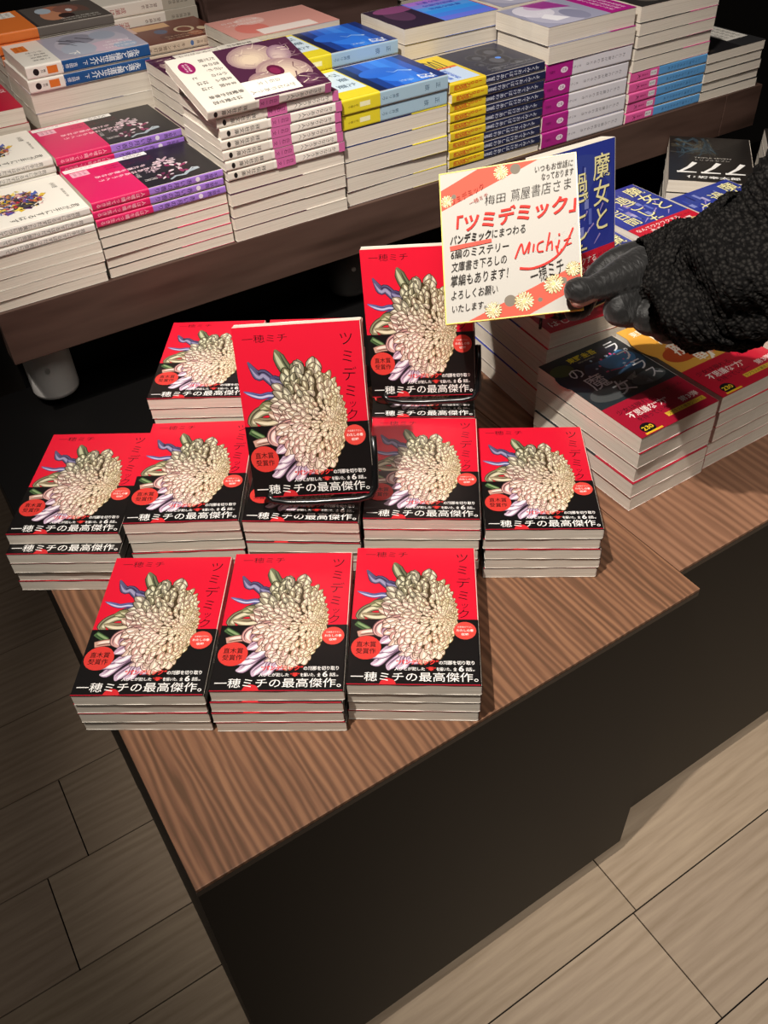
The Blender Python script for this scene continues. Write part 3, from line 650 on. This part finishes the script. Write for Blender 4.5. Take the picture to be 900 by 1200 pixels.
# ------------------------------------------------------------------ red flower-cover stacks
RT = .0125
def red_stack(cx, cy, yaw, n, where, shift=(0, 0), seed=0):
    rnd = random.Random(seed)
    for k in range(n):          # k = 0 is the top
        dx, dy, da = (0, 0, 0) if k == 0 else (rnd.uniform(-.0009, .0009) + shift[0], rnd.uniform(-.0012, .0012) + shift[1], rnd.uniform(-.008, .008))
        z = ZT + (n - 1 - k) * RT + .0003
        show = 'front' if k == 0 else 'band'
        look = 'red flower-cover paperback' if k == 0 else 'red paperback with black band'
        book('red', RT, show, (cx + dx, cy + dy, z), yaw + da, lab(look, k, n, where), 'red paperbacks in ' + where)
red_stack(.0633, .2029, -.588, 4, 'the front-row left stack', (0, .001), 1)
red_stack(.1554, .1456, -.587, 4, 'the front-row middle stack', (-.0028, -.002), 2)
red_stack(.2481, .0897, -.607, 4, 'the front-row right stack', (.001, .001), 3)
red_stack(.0692, .4010, -.587, 5, 'the far-left red stack', (-.0062, -.010), 4)
red_stack(.1607, .3407, -.560, 6, 'the stack left of the leaning book', (0, 0), 5)
red_stack(.2535, .2762, -.625, 6, 'the stack under the leaning book', (0, 0), 6)
red_stack(.3444, .2177, -.620, 6, 'the stack right of the leaning book', (0, 0), 7)
red_stack(.4330, .1560, -.595, 5, 'the rightmost red stack', (0, 0), 8)
red_stack(.2423, .4734, -.575, 8, 'the back-left red stack', (.001, 0), 9)
red_stack(.3345, .4137, -.580, 8, 'the stack behind the leaning book', (0, 0), 10)
red_stack(.4296, .3410, -.604, 6, 'the stack under the rear standing book', (0, 0), 12)

# ------------------------------------------------------------------ standing books on wire stands
def standing(sty, t, BL, Mx, scale, label, slabel, ztop):
    """BL and axes of the front cover"""
    u, v, n = [V(c) for c in zip(*Mx)]
    c0 = CAM - V((0, 0, ZT)); p = c0 + (V(BL) - c0) * scale + V((0, 0, ZT))
    W, H = .1055 * scale, .149 * scale; T = t - .0005
    ctr = p + u * W / 2 + v * H / 2 - n * T
    m = Matrix((u, v, n)).transposed().to_4x4(); m.translation = ctr
    book(sty, t, 'front', (0, 0, 0), 0, label, None, W, H, mat=m)
    r = empty('book_stand', p + u * W / 2 + V((0, 0, ztop + ZT - p.z))); tag(r, slabel, 'book stand')
    off = -V(r.location)
    def at(a, b, c): return p + u * a + v * b + n * c + off
    rw = .0017; zb = .0018
    def down(q): return V((q.x, q.y, zb))
    mb = MB(); back = -T - .0035
    mb.tube([at(.018, -.0035, back), at(.018, .055, back), at(.022, .1, back), at(.03, .108, back), at(.075, .108, back), at(.083, .1, back), at(.087, .055, back), at(.087, -.0035, back)], rw, n=8); mb.build('back_frame', M_wire, r, True)
    mb = MB(); f = .0035
    mb.tube([at(.012, .004, f), at(.016, -.0015, f + .001), at(.03, -.0042, f + .001), at(W / 2, -.0048, f + .0015), at(.092, -.0042, f + .001), at(.103, -.002, f), at(.1075, .006, f - .001), at(.1085, .03, -.003), at(.1085, .05, -.004)], .0030, n=8); mb.build('front_lip', M_wire, r, True)
    for a in (.018, .087):
        mb = MB(); mb.tube([at(a, -.0035, back), at(a, -.0042, -.004), at(a, -.0042, f + .001)], rw, n=8); mb.build('ledge_arm', M_wire, r, True)
        q = at(a, -.0035, back); mb = MB(); mb.tube([q, V((q.x, q.y, max(q.z * .5, zb))), down(q)], rw, n=8); mb.build('leg', M_wire, r, True)
        q = at(a, .075, back); hb = V((u.y, -u.x, 0)).normalized() * -.035
        mb = MB(); e = down(q + hb); mb.tube([q, (q + e) / 2, e], rw, n=8); mb.build('leg', M_wire, r, True)
K1 = ((.8299, .1394, -.5402), (-.5558, .2909, -.7787), (.0486, .9466, .3189))
K2 = ((.7886, .0812, -.6095), (-.6116, .2058, -.7639), (.0635, .9752, .2120))
K3 = ((.9917, .0406, .1223), (.1097, .2318, -.9666), (-.0676, .9719, .2254))
POSES = dict(K1=(.1812, .2394, .1017), K2=(.3553, .3250, .0872), K3=(.5138, .2515, .1576))
standing('red', RT, POSES['K1'], K1, 1.012, 'red flower-cover paperback leaning on the front stand, in the middle of the table', 'black wire stand holding up the front standing red book', .0755)
standing('red', RT, POSES['K2'], K2, 1.0, 'red flower-cover paperback standing at the back, partly behind the signed card', 'black wire stand holding up the rear standing red book', .0755)
standing('majo', .019, POSES['K3'], K3, 1.03, 'blue paperback with pale yellow title standing behind the signed card', 'black wire stand holding up the standing blue book', .1191)

# ------------------------------------------------------------------ right-hand table stacks
def plain_stack(sty, t, n, cx, cy, yaw, z0, look, where, W=.1055, H=.149, seed=1, jit=.0018):
    rnd = random.Random(seed)
    for k in range(n):
        j = 0 if k == 0 else jit
        book(sty, t, 'front' if k == 0 else ('spine' if n < 12 else 'none'), (cx + rnd.uniform(-j, j), cy + rnd.uniform(-j, j), z0 + (n - 1 - k) * t + .0003), yaw + rnd.uniform(-j, j) * 5,
             lab(look, k, n, where), 'books of ' + where, W, H)
plain_stack('lap', .0185, 5, .5754, .1895, .003, ZT, 'dark blue paperback with red band', 'the stack nearest the table seam', seed=21)
plain_stack('tai', .0188, 5, .6850, .1895, .0, ZT, 'yellow-orange paperback with red band', 'the stack under the black sleeve', seed=22)
plain_stack('majo', .0198, 6, .6048, .3450, -.09, ZT, 'blue paperback with red band', 'the stack under the blue book', seed=23)
plain_stack('majo', .0198, 6, .7100, .3390, -.05, ZT, 'blue paperback with red band', 'the stack behind the gloved hand', seed=24)
plain_stack('majo', .021, 6, .8190, .4135, .01, ZT, 'blue paperback with yellow title', 'the stack right of the blue book', seed=25)
plain_stack('majo', .021, 6, .9270, .3510, .0, ZT, 'blue paperback with yellow title', 'the stack between blue and black books', seed=26)
plain_stack('majo', .021, 5, .7925, .1895, .0, ZT, 'blue paperback with red band', 'the far-right sleeve-covered stack', seed=27)
plain_stack('sev', .0172, 7, 1.0281, .4952, -.815, ZT, 'black paperback with white numerals', 'the stack below the shelf end', W=.1135, H=.164, seed=28)
plain_stack('sev', .0172, 8, 1.1165, .4005, -.815, ZT, 'black paperback', 'the black stack at the right edge', W=.1135, H=.164, seed=29)

# ------------------------------------------------------------------ shelf stacks
def shelf_stack(sty, xc, yf, layers, look, where, seed, W=.1055, H=.149, z0=None, tilt=0):
    """layers from the bottom: (facing, count, thickness); 's' spine out, 'p' page edges out"""
    rnd = random.Random(seed); z = SZ + .0004 if z0 is None else z0; seq = []
    for face, n, t in layers:
        for _ in range(n): seq.append((face, t, z)); z += t
    N_ = len(seq)
    for i, (face, t, zz) in enumerate(seq):
        k = N_ - 1 - i
        yaw = (-math.pi / 2 if face == 's' else math.pi / 2) + rnd.uniform(-.012, .012)
        l = lab(look, k, N_, where)
        p = V((xc + rnd.uniform(-.0014, .0014), yf + W / 2 + .002 + rnd.uniform(0, .0026), zz))
        m = None
        if tilt and k == 0:      # the top book leans back on the stack behind it
            p = V((xc - .012, yf + .0015, zz + .0003)); m = Matrix.Translation(p) @ Matrix.Rotation(tilt, 4, 'X') @ Matrix.Translation((0, W / 2, 0)) @ Matrix.Rotation(yaw, 4, 'Z')
        book(sty, t, 'front' if k == 0 else ('spine' if face == 's' else 'none'), p, yaw, l, 'books of ' + where, W, H, m)
    return z
F1, F2, F3, F4, F5 = .5945, .7045, .8145, .9245, 1.0345
shelf_stack('gold', .1145, F1, [('p', 5, .0112), ('s', 3, .0088)], 'white paperback with colourful figure', 'the front left shelf stack', 31)
shelf_stack('gold', .1145, F2, [('p', 5, .0114), ('s', 5, .0088)], 'white paperback with colourful figure', 'the second white left stack', 32)
shelf_stack('moon', .2655, F1, [('p', 5, .0116), ('s', 3, .0090)], 'black paperback with pink band', 'the front purple-spined stack', 33)
shelf_stack('moon', .2655, F2, [('p', 6, .0116), ('s', 3, .0098)], 'black paperback with pink band', 'the rear purple-spined stack', 34)
shelf_stack('kasa', .4165, F1 - .004, [('p', 5, .0142), ('s', 7, .0112)], 'white-and-pink-spined paperback', 'the front stack with painted faces', 35, tilt=.25)
shelf_stack('kasa', .4215, F2 - .0015, [('p', 11, .0134)], 'paperback with painted-face cover', 'the stack behind the painted faces', 52)
shelf_stack('sei', .5680, F1, [('p', 5, .0180), ('s', 2, .0176)], 'blue paperback with yellow band', 'the front stack of blue books', 36)
shelf_stack('sei', .5700, F2, [('p', 6, .0178), ('s', 2, .0176)], 'blue paperback with yellow band', 'the rear stack of blue books', 37)
shelf_stack('navy', .7215, F1, [('p', 1, .0100), ('s', 9, .0114)], 'navy paperback with yellow band', 'the yellow-and-navy-spined stack', 38)
shelf_stack('holo', .7290, F2, [('p', 8, .0189)], 'dark paperback with bright blue band', 'the stack behind the navy books', 39)
zt = shelf_stack('mag', .8730, F1, [('s', 5, .0213), ('p', 2, .0218)], 'lilac paperback with magenta band', 'the magenta-and-white-spined stack', 40)
shelf_stack('mag', .8830, F2, [('p', 7, .0218)], 'lilac paperback with magenta band', 'the stack behind the magenta spines', 41)
shelf_stack('pb', 1.0300, F1, [('s', 5, .0136), ('p', 4, .0153), ('p', 1, .0200)], 'dark-covered paperback with pink band', 'the pink-and-blue-spined stack', 42)
shelf_stack('bw', 1.1660, F1, [('p', 5, .0130)], 'black and white paperback', 'the low right-end shelf stack', 43, W=.1055, H=.122)
shelf_stack('yoko', .2820, F3, [('p', 6, .0225), ('s', 2, .0145)], 'grey paperback with blue spine', 'the left blue-spined stack', 44)
shelf_stack('red2', .1200, F3, [('p', 7, .0178)], 'red-banded colourful paperback', 'the stack behind the white books', 45)
shelf_stack('fig', .2820, F4, [('p', 8, .0160), ('s', 4, .0120)], 'dark paperback with orange band', 'the stack behind the blue spines', 46)
shelf_stack('kit', .4290, F4, [('p', 7, .0152), ('s', 2, .0128)], 'brown paperback with cream spine', 'the stack left of the riser box', 47)
shelf_stack('hon', .4370, F5, [('p', 6, .0180), ('s', 3, .0180)], 'cream paperback with red title', 'the rear stack beside the riser', 48)
shelf_stack('pinkw', .5500, F3, [('p', 10, .0147)], 'pink and white paperback', 'the stack in front of the riser', 49)
shelf_stack('fig', .1280, F4 + .11, [('p', 6, .0160), ('s', 6, .0140)], 'dark paperback with orange band', 'the top left corner stack', 50)
shelf_stack('pb', .9400, F5, [('p', 8, .0160)], 'dark-covered paperback', 'the stack right of the riser box', 51)

# ------------------------------------------------------------------ the signed card
def card():
    BL = V((.3903, .2478, .1964 + ZT)); m3 = ((.7156, .3555, -.6013), (-.6706, .5906, -.4489), (.1955, .7245, .6610))
    u, v, n = [V(c) for c in zip(*m3)]; W, H, T = 121.0, 136.0, .0026
    r = bpy.data.objects.new('signed_card', None); COL.objects.link(r)
    m = Matrix((u, v, n)).transposed().to_4x4(); m.translation = BL; r.matrix_world = m
    tag(r, 'white autograph card with red diagonal bands and handwriting, held by the gloved hand', 'signed card')
    mb = MB(); s = .001; g = .9
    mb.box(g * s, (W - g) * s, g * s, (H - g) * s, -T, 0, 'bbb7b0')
    I = Ink(mb, lambda x, y, z: (x * s, y * s, z), 1.5e-6)
    def P(a, b): return (a * W, (1 - b) * H)
    def band(pts): I.poly([P(*q) for q in pts], 'cf5d4d')
    band([(.008, .115), (.29, .008), (.73, .008), (.008, .25)]); band([(.17, .992), (.992, .70), (.992, .845), (.62, .992)])
    rnd = random.Random(8)
    def mum(x, y, r_):
        for k in range(4):
            rr = r_ * (1 - k * .23); nn = 18 - 3 * k
            for i in range(nn):
                t = 6.2832 * (i + .5 * (k % 2)) / nn + rnd.uniform(-.1, .1)
                I.ell(x + rr * .8 * math.cos(t), y + rr * .8 * math.sin(t), r_ * .26, r_ * .12, '8f7d52', t, 8); I.ell(x + rr * .8 * math.cos(t), y + rr * .8 * math.sin(t), r_ * .22, r_ * .085, rnd.choice(['e6d8b0', 'd8c89a', 'efe6cc']), t, 8)
        I.ell(x, y, r_ * .2, r_ * .2, 'dcca92', 0, 10)
    def dot(a, b, rr): x, y = P(a, b); I.ell(x, y, rr, rr, '7d7468')
    dot(.565, .045, 4.6); dot(.105, .165, 2.2); dot(.485, .89, 5.2); dot(.70, .905, 2.0); dot(.97, .74, 4.5); dot(.87, .80, 3.0)
    for a, b, rr in ((.46, .035, 6.5), (.03, .19, 5.5), (.585, .905, 8.5), (.80, .815, 8.5), (.36, .965, 7.5), (.955, .735, 6.5)):
        x, y = P(a, b); x = min(max(x, rr * .95 + 1), W - rr * .95 - 1); y = min(max(y, rr * .95 + 1), H - rr * .95 - 1); mum(x, y, rr)
    I.fit('ツミデミック', 9, 111, 41, 117, 'a8483c', math.radians(20)); I.fit('一穂ミチ', 26, 106, 44, 110, 'a8483c', math.radians(20))
    K = '2f2a27'; Rd = 'd23a34'
    def hand(t, a0, b0, a1, b1, col=K, rot=2.0, bold=.0, shear=.16): x0, y0 = P(a0, b0); x1, y1 = P(a1, b1); I.fit(t, x0, y1, x1, y0, col, math.radians(rot), bold, shear)
    hand('いつもお世話に', .705, .045, .975, .09); hand('なっております', .75, .10, .975, .145)
    hand('梅田', .335, .19, .485, .25, rot=3, bold=-.012); hand('蔦屋書店さま', .525, .165, .955, .24, rot=4, bold=-.012)
    hand('「ツミデミック」', .115, .275, .985, .395, Rd, 3, .03)
    hand('パンデミックにまつわる', .065, .415, .62, .475, rot=2)
    x0, y0 = P(.06, .505); x1, y1 = P(.37, .485); I.stroke([(x0, y0), ((x0 + x1) / 2, y0 + 1.4), (x1, y1)], 4.2, 3.2, 'dd5a4e')
    hand('パンデミック', .065, .415, .37, .475, rot=2)
    hand('6編のミステリー', .065, .51, .495, .57); hand('文庫書き下ろしの', .065, .59, .475, .655); hand('掌編もあります！', .055, .675, .48, .75); hand('よろしくお願い', .055, .78, .40, .84); hand('いたします。', .055, .875, .31, .925)
    hand('一穂ミチ', .635, .68, .88, .78, rot=14, bold=-.004)
    def curve(pts, w0, w1):
        Q = []
        for i in range(len(pts) - 1):
            p0, p1, p2, p3 = pts[max(i - 1, 0)], pts[i], pts[i + 1], pts[min(i + 2, len(pts) - 1)]
            for j in range(6):
                t = j / 6; Q.append(P(*[.5 * (2 * p1[d] + (p2[d] - p0[d]) * t + (2 * p0[d] - 5 * p1[d] + 4 * p2[d] - p3[d]) * t * t + (3 * p1[d] - p0[d] - 3 * p2[d] + p3[d]) * t ** 3) for d in (0, 1)]))
        Q.append(P(*pts[-1])); I.stroke(Q, w0, w1, Rd)
    curve([(.535, .625), (.585, .535), (.60, .60), (.645, .53), (.63, .60)], 1.5, 1.5); curve([(.675, .545), (.665, .595)], 1.4, 1.4); curve([(.745, .535), (.705, .55), (.70, .595), (.74, .60)], 1.4, 1.4)
    curve([(.79, .485), (.76, .60)], 1.4, 1.4); curve([(.77, .565), (.80, .545), (.80, .60)], 1.4, 1.4); curve([(.855, .50), (.856, .515)], 1.6, 1.6); curve([(.855, .54), (.84, .59)], 1.4, 1.4)
    curve([(.565, .69), (.66, .70), (.78, .67), (.88, .60), (.955, .475)], 2.2, 1.4); curve([(.83, .575), (.845, .63), (.87, .60)], 1.8, 1.4); curve([(.885, .55), (.935, .535)], 1.3, 1.0); curve([(.90, .58), (.94, .57)], 1.3, 1.0)
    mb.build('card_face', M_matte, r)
    mb = MB()
    for x0, x1, y0, y1 in ((0, W, 0, g), (0, W, H - g, H), (0, g, g, H - g), (W - g, W, g, H - g)): mb.box(x0 * s, x1 * s, y0 * s, y1 * s, -T - .0002, .0003, 'e0c93c')
    mb.build('gilt_edge', M_ink, r)
card()

# ------------------------------------------------------------------ the person: forearm with sleeve and gloved hand
def at(px, py, d):
    return CAM + (RX * ((px - 450) / 1012.1) + RY * ((py - 600) / 1012.1) + RZ) * d
def smooth(pts, k=6):
    """catmull-rom through (x, y, z, radius)"""
    Q = []
    for i in range(len(pts) - 1):
        p0, p1, p2, p3 = pts[max(i - 1, 0)], pts[i], pts[i + 1], pts[min(i + 2, len(pts) - 1)]
        for j in range(k):
            t = j / k; Q.append(tuple(.5 * (2 * p1[d] + (p2[d] - p0[d]) * t + (2 * p0[d] - 5 * p1[d] + 4 * p2[d] - p3[d]) * t * t + (3 * p1[d] - p0[d] - 3 * p2[d] + p3[d]) * t ** 3) for d in range(4)))
    Q.append(pts[-1]); return Q
def limb(mb, chain, grow=1.0, n=16):
    pts = [(*at(x, y, d), rr * grow) for x, y, d, rr in chain]; Q = smooth(pts)
    # rounded ends
    def endcap(p, q):
        d = (V(p[:3]) - V(q[:3])).normalized(); out = []
        for g in (.5, .85, .99): out.append((*(V(p[:3]) + d * p[3] * math.sin(g * math.pi / 2)), p[3] * math.cos(g * math.pi / 2)))
        return out
    Q = endcap(Q[0], Q[1])[::-1] + Q + endcap(Q[-1], Q[-2])
    mb.tube([q[:3] for q in Q], [max(q[3], .0004) for q in Q], n=n)
def fused(mb, name, mat, parent, vox=.0013, it=4, noise_amp=0):
    me = mb.data(name, mat); o = link(name, me)
    m = o.modifiers.new('r', 'REMESH'); m.mode = 'VOXEL'; m.voxel_size = vox
    s = o.modifiers.new('s', 'SMOOTH'); s.iterations = it; s.factor = .5
    bpy.context.view_layer.update()
    dg = bpy.context.evaluated_depsgraph_get(); e = bpy.data.meshes.new_from_object(o.evaluated_get(dg))
    bpy.data.objects.remove(o)
    if noise_amp:
        for v in e.vertices:
            p = v.co; f = noise.noise(p * 55) * .6 + abs(noise.noise(V((p.x * 150 + p.z * 60, p.y * 90, p.z * 150)))) * .7
            v.co = p + v.normal * noise_amp * f
    e.polygons.foreach_set('use_smooth', [True] * len(e.polygons))
    e.materials.clear(); e.materials.append(mat); e.name = name
    return link(name, e, parent)
HAND = {
 'thumb': [(752, 316, .748, .0205), (730, 324, .741, .0165), (708, 333, .735, .0125), (692, 338, .731, .0102), (681, 340, .7285, .0112), (676, 340, .7275, .0112)],
 'index': [(752, 302, .766, .0165), (731, 304, .771, .0135), (712, 312, .772, .0118), (697, 328, .772, .0112), (688, 346, .768, .0105), (681, 360, .763, .0098), (672, 366, .761, .0080)],
 'middle': [(765, 335, .762, .0170), (742, 345, .752, .0145), (727, 358, .746, .0135), (726, 365, .746, .0130), (740, 368, .755, .0120)],
 'ring': [(785, 345, .760, .0170), (765, 360, .750, .0140), (757, 372, .747, .0125), (762, 378, .752, .0118), (775, 380, .760, .0110)],
 'little': [(800, 355, .758, .0160), (785, 375, .750, .0125), (778, 386, .748, .0112), (786, 390, .754, .0105)],
 'palm': [(810, 322, .752, .0240), (780, 320, .755, .0250), (758, 320, .757, .0230)],
}
ARM = [(1120, 120, 0.585, 0.0368), (1010, 195, 0.617, 0.0362), (920, 262, 0.652, 0.033), (860, 300, 0.684, 0.0287), (815, 320, 0.718, 0.0254), (785, 324, 0.745, 0.0237)]
person = empty('person', at(785, 324, .755))
tag(person, 'person in black knit sleeve and black glove holding out the white signed card', 'person')
def body_part(o): o.matrix_parent_inverse = person.matrix_world.inverted(); return o
bpy.context.view_layer.update()
mb = MB(); limb(mb, ARM)
for k, ch in HAND.items():
    if k == 'thumb': continue
    limb(mb, ch, .72)
limb(mb, [(750, 318, .748, .014), (720, 332, .738, .009), (700, 341, .735, .0072), (688, 348, .7325, .0066), (677, 352, .7320, .0066)])
body_part(fused(mb, 'body', M_skin, person))
mb = MB()
for k, ch in HAND.items(): limb(mb, ch)
gl = body_part(fused(mb, 'glove', M_glove, person, .0012, 6, .0006)); gl['label'] = 'black nylon glove'

# loose crocheted sleeve: cuff hugs the hand, then balloons
SL = [(749, 313, 0.752, 0.0235), (764, 312, 0.752, 0.029), (784, 310, 0.7507, 0.0329), (804, 314, 0.7387, 0.0393), (822, 328, 0.7116, 0.049), (842, 334, 0.6947, 0.0535), (864, 323, 0.678, 0.0547), (894, 312, 0.66, 0.0536), (944, 276, 0.636, 0.0522), (1014, 224, 0.608, 0.0524), (1114, 158, 0.578, 0.0525), (1264, 73, 0.548, 0.055)]
Q = smooth([(*at(x, y, d), rr) for x, y, d, rr in SL], 18); nu = 132; vs = []; up = None
for i, q in enumerate(Q):
    p = V(q[:3]); t = (V(Q[min(i + 1, len(Q) - 1)][:3]) - V(Q[max(i - 1, 0)][:3])).normalized()
    if up is None: up = V((0, 0, 1))
    a = (up - t * up.dot(t)).normalized(); up = a; b = t.cross(a)
    for j in range(nu):
        g = 2 * math.pi * j / nu; d = a * math.cos(g) + b * math.sin(g)
        fold = noise.noise(V((d.x * 1.6, d.y * 1.6, i * .028 + d.z * 1.6))) * .011 + noise.noise(p * 30 + d * 2.2) * .008
        fold += .004 * math.sin(i * .16 + 2.2 * math.cos(g)) * min(1, i / 30)
        st = 0.0021 * math.sin(i * math.pi / 1.5 + (j % 4 > 1) * 2.1) * math.sin(j * math.pi / 2 + .7) + .0017 * noise.noise(p * 260 + d * 42)
        k = min(1, i / 55)
        vs.append(p + d * (q[3] + fold * k + st))
sl = MB(); fs = []
rnd = random.Random(6)
cand = []
for i in range(len(Q) - 1):
    for j in range(nu):
        c_ = vs[i * nu + j]; hole = False
        if 40 < i < 110:
            h = noise.noise(c_ * 38 + V((3.1, .4, 7.7)))
            if h > .34 and rnd.random() < .22: hole = True
        if not hole: fs.append((i * nu + j, i * nu + (j + 1) % nu, (i + 1) * nu + (j + 1) % nu, (i + 1) * nu + j))
fs.append(tuple((len(Q) - 1) * nu + j for j in range(nu)))
sl.mesh_part(vs, fs)
o = body_part(sl.build('sleeve', M_knit, person, True)); o['label'] = 'black open-knit sleeve'
md = o.modifiers.new('thick', 'SOLIDIFY'); md.thickness = .0016
